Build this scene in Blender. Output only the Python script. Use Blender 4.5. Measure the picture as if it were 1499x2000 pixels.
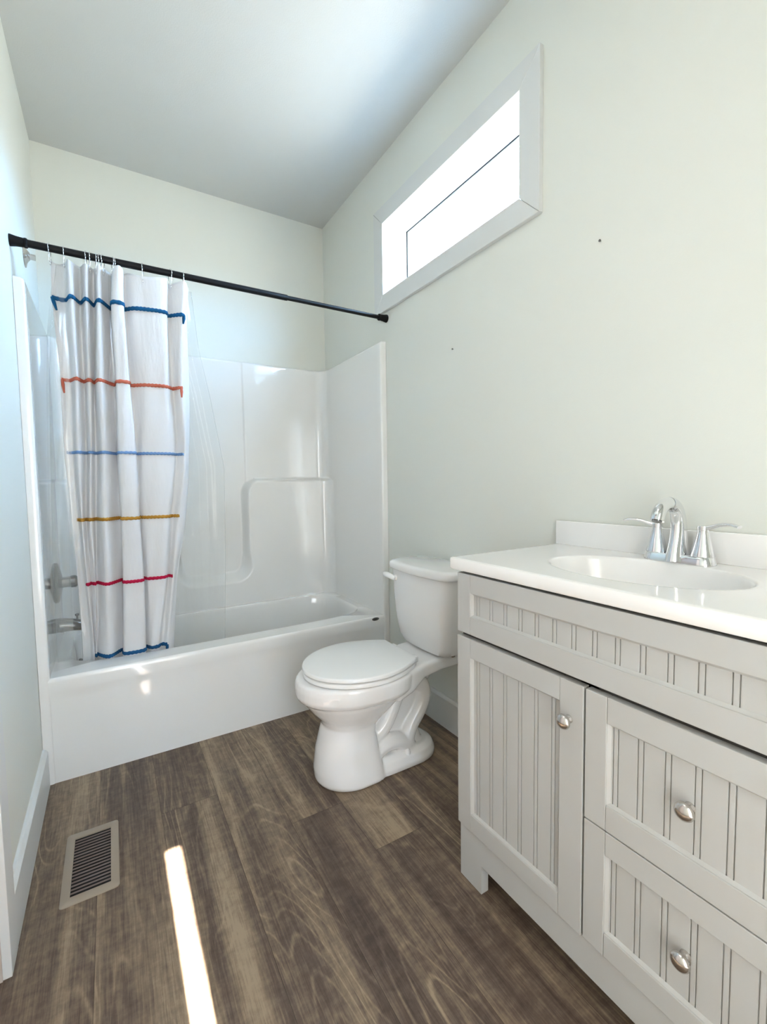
import bpy, bmesh, math, random
from mathutils import Vector, Matrix
random.seed(7)
PI = math.pi
S = bpy.context.scene
COL = S.collection
for o in list(bpy.data.objects):
    bpy.data.objects.remove(o)

# ------------------------------------------------------------------ room numbers (metres; camera stands over the origin)
XL, XR = -0.2575, 1.2665          # window wall is XR, the wall beside the tub valve is XL
YB, YF = 2.8058, -0.60            # wall behind the tub, wall behind the camera
ZC = 2.7832
YT = 2.036                        # face of the tub apron
XM = (XL + XR) / 2
CAM_H, YAW, PITCH, ROLL, FPX = 1.1096, 0.5461, -0.0627, -0.0148, 876.66

# ------------------------------------------------------------------ camera
cd = bpy.data.cameras.new('camera')
cd.sensor_fit = 'HORIZONTAL'; cd.sensor_width = 36.0
cd.lens = 36.0 * FPX / 1499.0
cd.clip_start = 0.02
cam = bpy.data.objects.new('camera', cd); COL.objects.link(cam)
F = Vector((math.sin(YAW)*math.cos(PITCH), math.cos(YAW)*math.cos(PITCH), math.sin(PITCH)))
R = Vector((math.cos(YAW), -math.sin(YAW), 0)); U = R.cross(F)
c_, s_ = math.cos(ROLL), math.sin(ROLL)
R, U = c_*R + s_*U, -s_*R + c_*U
M = Matrix.Identity(4)
for i in range(3):
    M[i][0], M[i][1], M[i][2] = R[i], U[i], -F[i]
M[0][3], M[1][3], M[2][3] = 0, 0, CAM_H
cam.matrix_world = M
S.camera = cam

def ray(u, v):
    return F + R*((u - 749.5)/FPX) - U*((v - 1000)/FPX)

# ------------------------------------------------------------------ world, sun, lamps, exposure
w = bpy.data.worlds.new('sky'); S.world = w; w.use_nodes = True
bg = w.node_tree.nodes['Background']
# bright hazy sky above, dimmer sunlit ground below the horizon
wn = w.node_tree.nodes; wl = w.node_tree.links
w_tc = wn.new('ShaderNodeTexCoord'); w_sp = wn.new('ShaderNodeSeparateXYZ'); w_cr = wn.new('ShaderNodeValToRGB')
w_ma = wn.new('ShaderNodeMath'); w_ma.operation = 'MULTIPLY_ADD'; w_ma.inputs[1].default_value = 0.5; w_ma.inputs[2].default_value = 0.5
wl.new(w_tc.outputs['Generated'], w_sp.inputs[0]); wl.new(w_sp.outputs[2], w_ma.inputs[0]); wl.new(w_ma.outputs[0], w_cr.inputs[0])
w_cr.color_ramp.elements[0].position = 0.49; w_cr.color_ramp.elements[0].color = (0.30, 0.295, 0.275, 1)
w_cr.color_ramp.elements[1].position = 0.54; w_cr.color_ramp.elements[1].color = (0.43, 0.68, 1.0, 1)
wl.new(w_cr.outputs[0], bg.inputs[0])
bg.inputs[1].default_value = 40.0

def lamp(name, kind, energy, color, loc, direction, **kw):
    d = bpy.data.lights.new(name, kind); d.energy = energy; d.color = color
    for k, v in kw.items(): setattr(d, k, v)
    o = bpy.data.objects.new(name, d); COL.objects.link(o); o.location = loc
    o.rotation_euler = Vector(direction).to_track_quat('-Z', 'Y').to_euler()
    return o
SUN_E = math.atan2(2.03, 1.46 - (YF - 0.10))
lamp('sun', 'SUN', 95.0, (1.0, 0.90, 0.84), (0.1, -4, 4), (0, math.cos(SUN_E), -math.sin(SUN_E)), angle=math.radians(0.4))
# added overhead fill light, out of view, to light the fronts from above
lamp('overhead_fill', 'AREA', 3.4, (1.0, 0.95, 0.88), (0.05, 0.55, ZC - 0.06), (0, 0, -1), shape='DISK', size=0.35)
# two added fill lights, out of view, at the side doorway and rear wall
lamp('side_fill', 'AREA', 1.5, (1.0, 0.94, 0.88), (XL - 0.09, 0.84, 1.05), (1, 0.1, 0), shape='RECTANGLE', size=0.78, size_y=1.9)
lamp('rear_fill', 'AREA', 9.5, (1.0, 0.955, 0.89), (0.20, YF + 0.03, 1.0), (0, 1, 0.0), shape='RECTANGLE', size=0.7, size_y=1.7)

vs = S.view_settings
vs.view_transform = 'Standard'; vs.look = 'None'; vs.exposure = 0.78; vs.gamma = 1.0
vs.use_curve_mapping = False

# ------------------------------------------------------------------ materials
def srgb(r, g, b):
    f = lambda c: c/12.92 if c <= 0.04045 else ((c + 0.055)/1.055)**2.4
    return (f(r/255), f(g/255), f(b/255), 1)

def mat(name, color, rough=0.5, metal=0.0, spec=0.5, coat=0.0, bump=None, vary=None):
    """principled material with an optional noise bump (scale, strength) and a noise tint (scale, amount)"""
    m = bpy.data.materials.new(name); m.use_nodes = True
    nt = m.node_tree; b = nt.nodes['Principled BSDF']
    b.inputs['Base Color'].default_value = color
    b.inputs['Roughness'].default_value = rough
    b.inputs['Metallic'].default_value = metal
    b.inputs['Specular IOR Level'].default_value = spec
    b.inputs['Coat Weight'].default_value = coat
    b.inputs['Coat Roughness'].default_value = 0.03
    if bump or vary:
        tc = nt.nodes.new('ShaderNodeTexCoord')
    if bump:
        n = nt.nodes.new('ShaderNodeTexNoise'); n.inputs['Scale'].default_value = bump[0]; n.inputs['Detail'].default_value = 3
        bp = nt.nodes.new('ShaderNodeBump'); bp.inputs['Strength'].default_value = bump[1]; bp.inputs['Distance'].default_value = 0.002
        nt.links.new(tc.outputs['Object'], n.inputs['Vector']); nt.links.new(n.outputs['Fac'], bp.inputs['Height'])
        nt.links.new(bp.outputs['Normal'], b.inputs['Normal'])
    if vary:
        n = nt.nodes.new('ShaderNodeTexNoise'); n.inputs['Scale'].default_value = vary[0]; n.inputs['Detail'].default_value = 4
        mx = nt.nodes.new('ShaderNodeMix'); mx.data_type = 'RGBA'
        k = vary[1]
        mx.inputs['A'].default_value = (color[0]*(1-k), color[1]*(1-k), color[2]*(1-k), 1)
        mx.inputs['B'].default_value = (min(1, color[0]*(1+k)), min(1, color[1]*(1+k)), min(1, color[2]*(1+k)), 1)
        nt.links.new(tc.outputs['Object'], n.inputs['Vector']); nt.links.new(n.outputs['Fac'], mx.inputs['Factor'])
        nt.links.new(mx.outputs['Result'], b.inputs['Base Color'])
    return m

MT = {}
MT['wall'] = mat('wall_paint', (0.765, 0.78, 0.725, 1), 0.55, spec=0.3, bump=(260, 0.10))
MT['ceiling'] = mat('ceiling_paint', (0.635, 0.645, 0.63, 1), 0.5, spec=0.3, bump=(180, 0.25))
MT['trim'] = mat('trim_paint', (0.71, 0.725, 0.715, 1), 0.35, spec=0.4)
MT['acrylic'] = mat('tub_acrylic', (0.87, 0.87, 0.85, 1), 0.11, spec=0.5, coat=0.85)
MT['ceramic'] = mat('toilet_ceramic', (0.89, 0.885, 0.875, 1), 0.08, spec=0.5, coat=0.5)
MT['seat'] = mat('toilet_seat_plastic', (0.87, 0.875, 0.865, 1), 0.2)
MT['marble'] = mat('cultured_marble', (0.91, 0.905, 0.89, 1), 0.12, coat=0.4, vary=(6, 0.015))
MT['cabinet'] = mat('cabinet_grey_paint', (0.485, 0.480, 0.458, 1), 0.42, spec=0.35, bump=(500, 0.05))
MT['inside'] = mat('cabinet_gap_shade', (0.05, 0.045, 0.04, 1), 0.8)  # near-black shade of the front gaps and toe recess, put into the colour
MT['chrome'] = mat('chrome', (0.82, 0.83, 0.85, 1), 0.05, metal=1)
MT['nickel'] = mat('brushed_nickel', (0.62, 0.59, 0.56, 1), 0.22, metal=1, bump=(300, 0.08))
MT['steel'] = mat('dull_steel', (0.20, 0.20, 0.195, 1), 0.22, metal=1)
MT['black'] = mat('black_rod_metal', (0.005, 0.005, 0.006, 1), 0.45, spec=0.2, bump=(200, 0.05))
MT['rubber'] = mat('black_rubber', (0.005, 0.005, 0.006, 1), 0.7, spec=0.2)
MT['vent'] = mat('vent_taupe_metal', (0.33, 0.268, 0.205, 1), 0.45, metal=0.0, bump=(400, 0.08))
MT['slat'] = mat('vent_slat_brown', (0.10, 0.066, 0.052, 1), 0.5)
MT['dark'] = mat('duct_shade', (0.006, 0.005, 0.005, 1), 0.9)
MT['gap'] = mat('floor_underlay', (0.03, 0.024, 0.02, 1), 0.9)
MT['seam'] = mat('dark_seam', (0.012, 0.012, 0.016, 1), 0.8, spec=0.1)
MT['badge_dark'] = mat('badge_dark', (0.03, 0.03, 0.03, 1), 0.4)
MT['door'] = mat('door_pink_shade', (0.55, 0.47, 0.42, 1), 0.5)  # pinkish shade of light bounced off the floor, put into the colour

def fabric(name, color, tl=0.4, tr=0.0, bscale=900):
    m = bpy.data.materials.new(name); m.use_nodes = True; nt = m.node_tree
    for n in list(nt.nodes): nt.nodes.remove(n)
    out = nt.nodes.new('ShaderNodeOutputMaterial')
    d = nt.nodes.new('ShaderNodeBsdfDiffuse'); d.inputs['Color'].default_value = color
    t = nt.nodes.new('ShaderNodeBsdfTranslucent'); t.inputs['Color'].default_value = color
    mx = nt.nodes.new('ShaderNodeMixShader'); mx.inputs[0].default_value = tl
    nt.links.new(d.outputs[0], mx.inputs[1]); nt.links.new(t.outputs[0], mx.inputs[2])
    tc = nt.nodes.new('ShaderNodeTexCoord'); nz = nt.nodes.new('ShaderNodeTexNoise'); nz.inputs['Scale'].default_value = bscale
    n2 = nt.nodes.new('ShaderNodeTexNoise'); n2.inputs['Scale'].default_value = 28; n2.inputs['Detail'].default_value = 3
    mpn = nt.nodes.new('ShaderNodeMapping'); mpn.inputs['Scale'].default_value = (2.0, 2.0, 0.45)
    ad = nt.nodes.new('ShaderNodeMath'); ad.operation = 'MULTIPLY_ADD'; ad.inputs[1].default_value = 5.0
    bp = nt.nodes.new('ShaderNodeBump'); bp.inputs['Strength'].default_value = 0.55; bp.inputs['Distance'].default_value = 0.0012
    nt.links.new(tc.outputs['Object'], nz.inputs['Vector']); nt.links.new(tc.outputs['Object'], mpn.inputs[0]); nt.links.new(mpn.outputs[0], n2.inputs['Vector'])
    nt.links.new(n2.outputs['Fac'], ad.inputs[0]); nt.links.new(nz.outputs['Fac'], ad.inputs[2])
    nt.links.new(ad.outputs[0], bp.inputs['Height'])
    for s in (d, t): nt.links.new(bp.outputs['Normal'], s.inputs['Normal'])
    last = mx
    if tr:
        tp = nt.nodes.new('ShaderNodeBsdfTransparent'); m2 = nt.nodes.new('ShaderNodeMixShader'); m2.inputs[0].default_value = tr
        nt.links.new(mx.outputs[0], m2.inputs[1]); nt.links.new(tp.outputs[0], m2.inputs[2]); last = m2
    nt.links.new(last.outputs[0], out.inputs[0])
    return m
MT['cloth'] = fabric('white_curtain_cotton', (0.94, 0.945, 0.96, 1), 0.33)
for k, c in dict(teal=srgb(38, 92, 135), orange=srgb(198, 110, 90), sky=srgb(122, 158, 205), gold=srgb(186, 138, 62), red=srgb(188, 38, 72), navy=srgb(44, 92, 138)).items():
    MT['band_' + k] = fabric('braid_' + k, c, 0.15, bscale=600)

def clear(name, tint, body, gloss, rough):
    """thin clear sheet: mostly see-through, a little milky, a little glossy"""
    m = bpy.data.materials.new(name); m.use_nodes = True; nt = m.node_tree
    for n in list(nt.nodes): nt.nodes.remove(n)
    out = nt.nodes.new('ShaderNodeOutputMaterial')
    tp = nt.nodes.new('ShaderNodeBsdfTransparent'); tp.inputs[0].default_value = tint
    df = nt.nodes.new('ShaderNodeBsdfTranslucent'); df.inputs[0].default_value = (0.9, 0.92, 0.92, 1)
    d2 = nt.nodes.new('ShaderNodeBsdfDiffuse'); d2.inputs[0].default_value = (0.9, 0.92, 0.92, 1)
    md = nt.nodes.new('ShaderNodeMixShader'); md.inputs[0].default_value = 0.5
    nt.links.new(df.outputs[0], md.inputs[1]); nt.links.new(d2.outputs[0], md.inputs[2])
    gl = nt.nodes.new('ShaderNodeBsdfGlossy'); gl.inputs['Roughness'].default_value = rough
    m1 = nt.nodes.new('ShaderNodeMixShader'); m1.inputs[0].default_value = body
    nt.links.new(tp.outputs[0], m1.inputs[1]); nt.links.new(md.outputs[0], m1.inputs[2])
    fr = nt.nodes.new('ShaderNodeLayerWeight'); fr.inputs[0].default_value = 0.5
    pw = nt.nodes.new('ShaderNodeMath'); pw.operation = 'POWER'; pw.inputs[1].default_value = 5.0
    nt.links.new(fr.outputs['Facing'], pw.inputs[0])
    mu = nt.nodes.new('ShaderNodeMath'); mu.operation = 'MULTIPLY_ADD'; mu.inputs[1].default_value = gloss*0.9; mu.inputs[2].default_value = gloss*0.04
    nt.links.new(pw.outputs[0], mu.inputs[0])
    m2 = nt.nodes.new('ShaderNodeMixShader'); nt.links.new(mu.outputs[0], m2.inputs[0])
    nt.links.new(m1.outputs[0], m2.inputs[1]); nt.links.new(gl.outputs[0], m2.inputs[2])
    nt.links.new(m2.outputs[0], out.inputs[0])
    return m
MT['liner'] = clear('clear_vinyl', (0.97, 0.98, 0.98, 1), 0.15, 0.8, 0.06)
MT['glass'] = clear('window_glass', (0.97, 0.99, 1.0, 1), 0.0, 1.0, 0.0)

def wood_mat():
    m = bpy.data.materials.new('vinyl_plank_wood'); m.use_nodes = True; nt = m.node_tree; L = nt.links
    b = nt.nodes['Principled BSDF']
    N = lambda t: nt.nodes.new('ShaderNode' + t)
    tc = N('TexCoord'); at = N('Attribute'); at.attribute_name = 'plank'
    sep = N('SeparateColor'); L.new(at.outputs['Color'], sep.inputs[0])
    off = N('CombineXYZ')
    mo = N('Math'); mo.operation = 'MULTIPLY'; mo.inputs[1].default_value = 37.0
    L.new(sep.outputs[0], mo.inputs[0]); L.new(mo.outputs[0], off.inputs[0]); L.new(mo.outputs[0], off.inputs[2])
    add = N('VectorMath'); add.operation = 'ADD'; L.new(tc.outputs['Object'], add.inputs[0]); L.new(off.outputs[0], add.inputs[1])
    def noise(sx, sy, detail, rough=0.55, dist=0.0):
        mp = N('Mapping'); mp.inputs['Scale'].default_value = (sx, sy, 1); L.new(add.outputs[0], mp.inputs[0])
        n = N('TexNoise'); n.inputs['Scale'].default_value = 1; n.inputs['Detail'].default_value = detail
        n.inputs['Roughness'].default_value = rough; n.inputs['Distortion'].default_value = dist
        L.new(mp.outputs[0], n.inputs['Vector']); return n.outputs['Fac']
    def math2(op, a, c=None, bval=None):
        n = N('Math'); n.operation = op; L.new(a, n.inputs[0])
        if c is not None: L.new(c, n.inputs[1])
        elif bval is not None: n.inputs[1].default_value = bval
        return n.outputs[0]
    broad = noise(15, 0.7, 2.5, 0.5)          # dark and light bands running along each board
    cont = noise(5.0, 1.1, 1.5, 0.5, 0.35)
    wave = math2('SINE', math2('MULTIPLY', cont, bval=120.0))   # cathedral figure
    ring = math2('POWER', math2('MAXIMUM', wave, bval=0.0), bval=5.0)
    fine = noise(230, 9, 4, 0.7)
    cross = noise(30, 42, 4, 0.65)            # sawn cross marks
    mask = math2('MULTIPLY', math2('MAXIMUM', math2('SUBTRACT', noise(6, 1.7, 2), bval=0.42), bval=0.0), bval=5.0)
    ring = math2('MULTIPLY', ring, mask)
    v = math2('MULTIPLY', math2('SUBTRACT', broad, bval=0.5), bval=2.1)
    v = math2('ADD', v, math2('MULTIPLY', math2('SUBTRACT', fine, bval=0.5), bval=1.1))
    v = math2('ADD', v, math2('MULTIPLY', math2('SUBTRACT', cross, bval=0.5), bval=0.70))
    v = math2('ADD', v, math2('MULTIPLY', ring, bval=0.34))
    v = math2('ADD', v, math2('MULTIPLY', math2('SUBTRACT', sep.outputs[1], bval=0.5), bval=0.14))
    v = math2('ADD', v, bval=0.48)
    cr = N('ValToRGB'); e = cr.color_ramp.elements
    e[0].position = 0.0; e[0].color = (0.060, 0.039, 0.030, 1)
    e[1].position = 1.0; e[1].color = (0.350, 0.262, 0.172, 1)
    x = e.new(0.36); x.color = (0.122, 0.084, 0.060, 1)
    x = e.new(0.66); x.color = (0.218, 0.158, 0.104, 1)
    L.new(v, cr.inputs[0]); L.new(cr.outputs[0], b.inputs['Base Color'])
    b.inputs['Roughness'].default_value = 0.48; b.inputs['Specular IOR Level'].default_value = 0.35
    bp = N('Bump'); bp.inputs['Strength'].default_value = 0.22; bp.inputs['Distance'].default_value = 0.0008
    L.new(math2('ADD', fine, math2('MULTIPLY', ring, bval=-0.6)), bp.inputs['Height']); L.new(bp.outputs['Normal'], b.inputs['Normal'])
    return m
MT['wood'] = wood_mat()

# ------------------------------------------------------------------ helpers
def link(name, bm, m, parent=None, smooth=35, origin=None):
    me = bpy.data.meshes.new(name); bmesh.ops.recalc_face_normals(bm, faces=bm.faces[:])
    if origin is not None: bmesh.ops.translate(bm, verts=bm.verts[:], vec=-Vector(origin))
    bm.to_mesh(me); bm.free()
    if m is not None:
        for q in (m if isinstance(m, (list, tuple)) else [m]): me.materials.append(q)
    if smooth:
        for p in me.polygons: p.use_smooth = True
        me.set_sharp_from_angle(angle=math.radians(smooth))
    o = bpy.data.objects.new(name, me); COL.objects.link(o)
    if origin is not None: o.location = origin
    if parent is not None:
        o.parent = parent
        o.matrix_parent_inverse = Matrix.Translation(-world_loc(parent))
    return o

def world_loc(o):
    if o.parent is None: return Vector(o.location)
    return world_loc(o.parent) + o.matrix_parent_inverse.translation + Vector(o.location)

def thing(name, label, cat, loc=(0, 0, 0), group=None):
    o = bpy.data.objects.new(name, None); COL.objects.link(o); o.location = loc
    o.empty_display_size = 0.05
    o['label'] = label; o['category'] = cat
    if group: o['group'] = group
    return o
def tag(o, label, cat, group=None):
    o['label'] = label; o['category'] = cat
    if group: o['group'] = group
    return o
def struct(o):
    o['kind'] = 'structure'; return o

def box(bm, x0, x1, y0, y1, z0, z1, bev=0.0, seg=2, mi=0):
    vs_ = [bm.verts.new((x, y, z)) for x in (x0, x1) for y in (y0, y1) for z in (z0, z1)]
    idx = [(0,1,3,2), (4,6,7,5), (0,4,5,1), (2,3,7,6), (0,2,6,4), (1,5,7,3)]
    fs = [bm.faces.new([vs_[i] for i in q]) for q in idx]
    for f in fs: f.material_index = mi
    if bev:
        es = list({e for f in fs for e in f.edges})
        bmesh.ops.bevel(bm, geom=es, offset=bev, segments=seg, profile=0.5, affect='EDGES')
    return fs

def loft(bm, rings, cap0=True, cap1=True, closed=True):
    vr = [[bm.verts.new(p) for p in r] for r in rings]
    n = len(vr[0])
    for a, b in zip(vr, vr[1:]):
        for i in range(n if closed else n - 1):
            j = (i + 1) % n
            bm.faces.new((a[i], a[j], b[j], b[i]))
    if cap0: bm.faces.new(vr[0][::-1])
    if cap1: bm.faces.new(vr[-1])
    return vr

def lathe(bm, prof, center, axis='z', n=32, cap=True):
    """prof: list of (radius, along)"""
    cx, cy, cz = center; rings = []
    for r, h in prof:
        ring = []
        for i in range(n):
            a = 2*PI*i/n; p, q = r*math.cos(a), r*math.sin(a)
            if axis == 'z': ring.append((cx+p, cy+q, cz+h))
            elif axis == 'x': ring.append((cx+h, cy+p, cz+q))
            else: ring.append((cx+p, cy+h, cz+q))
        rings.append(ring)
    loft(bm, rings, cap, cap)

def sweep(bm, pts, radii, n=12, up=(0, 0, 1), cap=True):
    """tube along pts; radii are numbers or (in-plane, out-of-plane) pairs"""
    P = [Vector(p) for p in pts]; rings = []; upv = Vector(up)
    for i, p in enumerate(P):
        t = (P[min(i+1, len(P)-1)] - P[max(i-1, 0)]).normalized()
        s = t.cross(upv)
        if s.length < 1e-4: s = t.cross(Vector((1, 0, 0)))
        s.normalize(); u = s.cross(t).normalized()
        r = radii[i] if isinstance(radii, (list, tuple)) else radii
        ra, rb = r if isinstance(r, (list, tuple)) else (r, r)
        rings.append([p + s*(ra*math.cos(2*PI*k/n)) + u*(rb*math.sin(2*PI*k/n)) for k in range(n)])
    loft(bm, rings, cap, cap)

def catmull(pts, per=8):
    out = []; n = len(pts)
    for i in range(n - 1):
        p0, p1, p2, p3 = pts[max(i-1, 0)], pts[i], pts[i+1], pts[min(i+2, n-1)]
        for k in range(per):
            t = k/per
            out.append(tuple(0.5*((2*b) + (-a+c)*t + (2*a-5*b+4*c-d)*t*t + (-a+3*b-3*c+d)*t**3) for a, b, c, d in zip(p0, p1, p2, p3)))
    out.append(tuple(pts[-1])); return out

def smooth01(t):
    t = max(0.0, min(1.0, t)); return t*t*(3 - 2*t)

def rrect(x0, x1, y0, y1, r, n=8):
    """rounded rectangle outline (counter-clockwise)"""
    pts = []
    for cx, cy, a0 in ((x1-r, y0+r, -PI/2), (x1-r, y1-r, 0), (x0+r, y1-r, PI/2), (x0+r, y0+r, PI)):
        for k in range(n + 1):
            a = a0 + PI/2*k/n; pts.append((cx + r*math.cos(a), cy + r*math.sin(a)))
    return pts

# ================================================================== SETTING
W2 = 0.14
WY0, WY1, WZ0, WZ1 = 1.126, 2.028, 2.084, 2.436     # clear opening of the window
# ---- floor of separate boards
JOINTS = {-3: (0.2,), -2: (0.55,), -1: (0.45,), 0: (1.647, 0.42), 1: (0.35,), 2: (1.367, 0.14), 3: (1.127,), 4: (0.35,), 5: (0.9,), 6: (1.3,)}
PW = 0.1805
bm = bmesh.new(); lay = bm.loops.layers.float_color.new('plank')
rnd = random.Random(4)
tones = {}
for k in range(-3, 7):
    x0, x1 = 0.1 + PW*k, 0.1 + PW*(k+1)
    x0, x1 = max(x0, XL - 0.12), min(x1, XR)
    if x1 - x0 < 0.01: continue
    ys = [YF] + sorted(JOINTS.get(k, ())) + [YB]
    for a, b in zip(ys, ys[1:]):
        q = [bm.verts.new(p) for p in ((x0+.0004, a+.0004, 0), (x1-.0004, a+.0004, 0), (x1-.0004, b-.0004, 0), (x0+.0004, b-.0004, 0))]
        f = bm.faces.new(q); f.material_index = 0
        sd, tn = rnd.random(), rnd.random()
        if k == 0 and a > 1.6: tn = 0.05
        if k == 0 and a < 1.6: tn = 0.55
        for l in f.loops: l[lay] = (sd, tn, 0, 1)
box(bm, XL - 0.12, XR, YF, YB, -0.06, -0.0008, mi=1)
fl = struct(link('floor', bm, [MT['wood'], MT['gap']], smooth=0))

def wallbox(name, *b, m='wall'):
    bm = bmesh.new(); box(bm, *b); return struct(link(name, bm, MT[m], smooth=0))
wallbox('wall_back', XL - W2, XR + W2, YB, YB + 0.1, -0.06, ZC)
wallbox('ceiling', XL - W2, XR + 0.16, YF - 0.1, YB + 0.1, ZC, ZC + 0.1, m='ceiling')
# window wall with its opening
bm = bmesh.new()
XO = XR + 0.16
box(bm, XR, XO, YF - 0.1, YB, -0.06, WZ0 - 0.012)
box(bm, XR, XO, YF - 0.1, YB, WZ1 + 0.012, ZC)
box(bm, XR, XO, YF - 0.1, WY0 - 0.012, WZ0 - 0.012, WZ1 + 0.012)
box(bm, XR, XO, WY1 + 0.012, YB, WZ0 - 0.012, WZ1 + 0.012)
struct(link('wall_right', bm, MT['wall'], smooth=0))
# wall on the left with a doorway next to the camera
DY0, DY1, DZ = 0.42, 1.262, 2.05
bm = bmesh.new()
box(bm, XL - W2, XL, DY1 + 0.02, YB, -0.06, ZC)
box(bm, XL - W2, XL, YF - 0.1, DY0 - 0.02, -0.06, ZC)
box(bm, XL - W2, XL, DY0 - 0.02, DY1 + 0.02, DZ + 0.02, ZC)
struct(link('wall_left', bm, MT['wall'], smooth=0))
# unseen wall behind the camera, with a slit shaped to cast the sun strip
bm = bmesh.new()
SX0, SX1 = 0.0965, 0.1335
box(bm, XL, SX0, YF - 0.1, YF, -0.06, ZC)
box(bm, SX0, 0.92, YF - 0.1, YF, 2.03, ZC)
box(bm, 0.92, XR, YF - 0.1, YF, -0.06, ZC)
struct(link('wall_front', bm, MT['wall'], smooth=0))
bm = bmesh.new(); box(bm, SX1, 0.9201, YF - 0.08, YF - 0.04, 0.0, 2.029, 0.002)  # unseen slab added to bound the slit for the sun strip
d2 = struct(link('sun_slit_slab', bm, MT['trim']))
# doorway in the left wall: jamb lining, casing, and an unseen slab added to keep sky light out
d1 = bmesh.new()
box(d1, XL - W2 + .002, XL - W2 + .037, DY0, DY1, 0.004, DZ, 0.002)
d1 = struct(link('door_1', d1, MT['door']))
bm = bmesh.new()
box(bm, XL - W2, XL + .0005, DY1, DY1 + 0.019, 0, DZ + 0.019)
box(bm, XL - W2, XL + .0005, DY0 - 0.019, DY0, 0, DZ + 0.019)
box(bm, XL - W2, XL + .0005, DY0, DY1, DZ, DZ + 0.019)
link('door_jamb', bm, MT['door'], d1, smooth=0)
bm = bmesh.new()
box(bm, XL, XL + 0.0175, DY1 + 0.003, DY1 + 0.080, 0, DZ + 0.08, 0.0015)
box(bm, XL, XL + 0.0175, DY0 - 0.080, DY0 - 0.003, 0, DZ + 0.08, 0.0015)
box(bm, XL, XL + 0.0175, DY0 - 0.003, DY1 + 0.003, DZ + 0.003, DZ + 0.08, 0.0015)
link('door_casing', bm, MT['trim'], d1, smooth=0)

def baseboard(name, x_wall, side, y0, y1):
    t = 0.0165
    prof = [(0, 0), (t, 0), (t, 0.132), (t*0.75, 0.139), (t*0.45, 0.1435), (0, 0.1445)]
    bm = bmesh.new()
    loft(bm, [[(x_wall + side*a, y, z) for a, z in prof] for y in (y0, y1)])
    return struct(link(name, bm, MT['trim'], smooth=30))
baseboard('baseboard_left', XL, 1, DY1 + 0.080, YT - 0.003)
baseboard('baseboard_right', XR, -1, 0.94, YT - 0.003)

# ---- window: jamb lining, frame, pane and four mitred casing boards
XG = 1.416
bm = bmesh.new()
t = 0.012
box(bm, XR - .001, XO - .002, WY0 - t, WY0, WZ0 - t, WZ1 + t); box(bm, XR - .001, XO - .002, WY1, WY1 + t, WZ0 - t, WZ1 + t)
box(bm, XR - .001, XO - .002, WY0, WY1, WZ0 - t, WZ0); box(bm, XR - .001, XO - .002, WY0, WY1, WZ1, WZ1 + t)
win = struct(link('window_1', bm, MT['trim'], smooth=0))
bm = bmesh.new()
f = 0.022
box(bm, XG - .012, XG + .006, WY0, WY0 + f, WZ0, WZ1, .002); box(bm, XG - .012, XG + .006, WY1 - f, WY1, WZ0, WZ1, .002)
box(bm, XG - .012, XG + .006, WY0 + f, WY1 - f, WZ0, WZ0 + f, .002); box(bm, XG - .012, XG + .006, WY0 + f, WY1 - f, WZ1 - f, WZ1, .002)
link('window_frame', bm, MT['trim'], win)
bm = bmesh.new(); box(bm, XG - .003, XG + .001, WY0 + f - .004, WY1 - f + .004, WZ0 + f - .004, WZ1 - f + .004)
link('window_pane', bm, MT['glass'], win, smooth=0)
bm = bmesh.new()  # dark strips: casing joint line, and a painted shade line at the glass corner
for xa, xb, dd in ((XR + .016, XR + .0172, .0004), (XG - .0165, XG - .0122, .0012)):
    box(bm, xa, xb, WY0 - .0005, WY0 + dd, WZ0, WZ1); box(bm, xa, xb, WY1 - dd, WY1 + .0005, WZ0, WZ1)
    box(bm, xa, xb, WY0, WY1, WZ0 - .0005, WZ0 + dd); box(bm, xa, xb, WY0, WY1, WZ1 - dd, WZ1 + .0005)
wg = link('window_seam', bm, MT['seam'], win, smooth=0); wg['label'] = 'thin grey gasket lines'
cw = 0.0865; ins = 0.004
iy0, iy1, iz0, iz1 = WY0 - 0.0, WY1 + 0.0, WZ0, WZ1
corners = [((iy0, iz0), (iy0 - cw, iz0 - cw)), ((iy1, iz0), (iy1 + cw, iz0 - cw)), ((iy1, iz1), (iy1 + cw, iz1 + cw)), ((iy0, iz1), (iy0 - cw, iz1 + cw))]
for k in range(4):
    (a, ao), (b, bo) = corners[k], corners[(k+1) % 4]
    e = 0.0006
    d = (e, 0) if k in (0, 2) else (0, e)
    sg = 1 if k in (0, 1) else -1
    A = lambda p, s: (p[0] + sg*s*d[0], p[1] + sg*s*d[1])
    poly = [A(a, 1), A(ao, 1), A(bo, -1), A(b, -1)]
    bm = bmesh.new()
    loft(bm, [[(XR, y, z) for y, z in poly], [(XR - 0.0185, y, z) for y, z in poly]])
    bmesh.ops.bevel(bm, geom=bm.edges[:], offset=0.0012, segments=1, affect='EDGES')
    link('window_casing', bm, MT['trim'], win, smooth=0)

# ================================================================== TUB AND SURROUND
tub = thing('bathtub_shower_unit', 'glossy white bathtub with moulded shower surround filling the far end of the room', 'bathtub', (XM, 2.41, 0))
ZT, ZS = 0.403, 1.852
FW = 0.034
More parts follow.
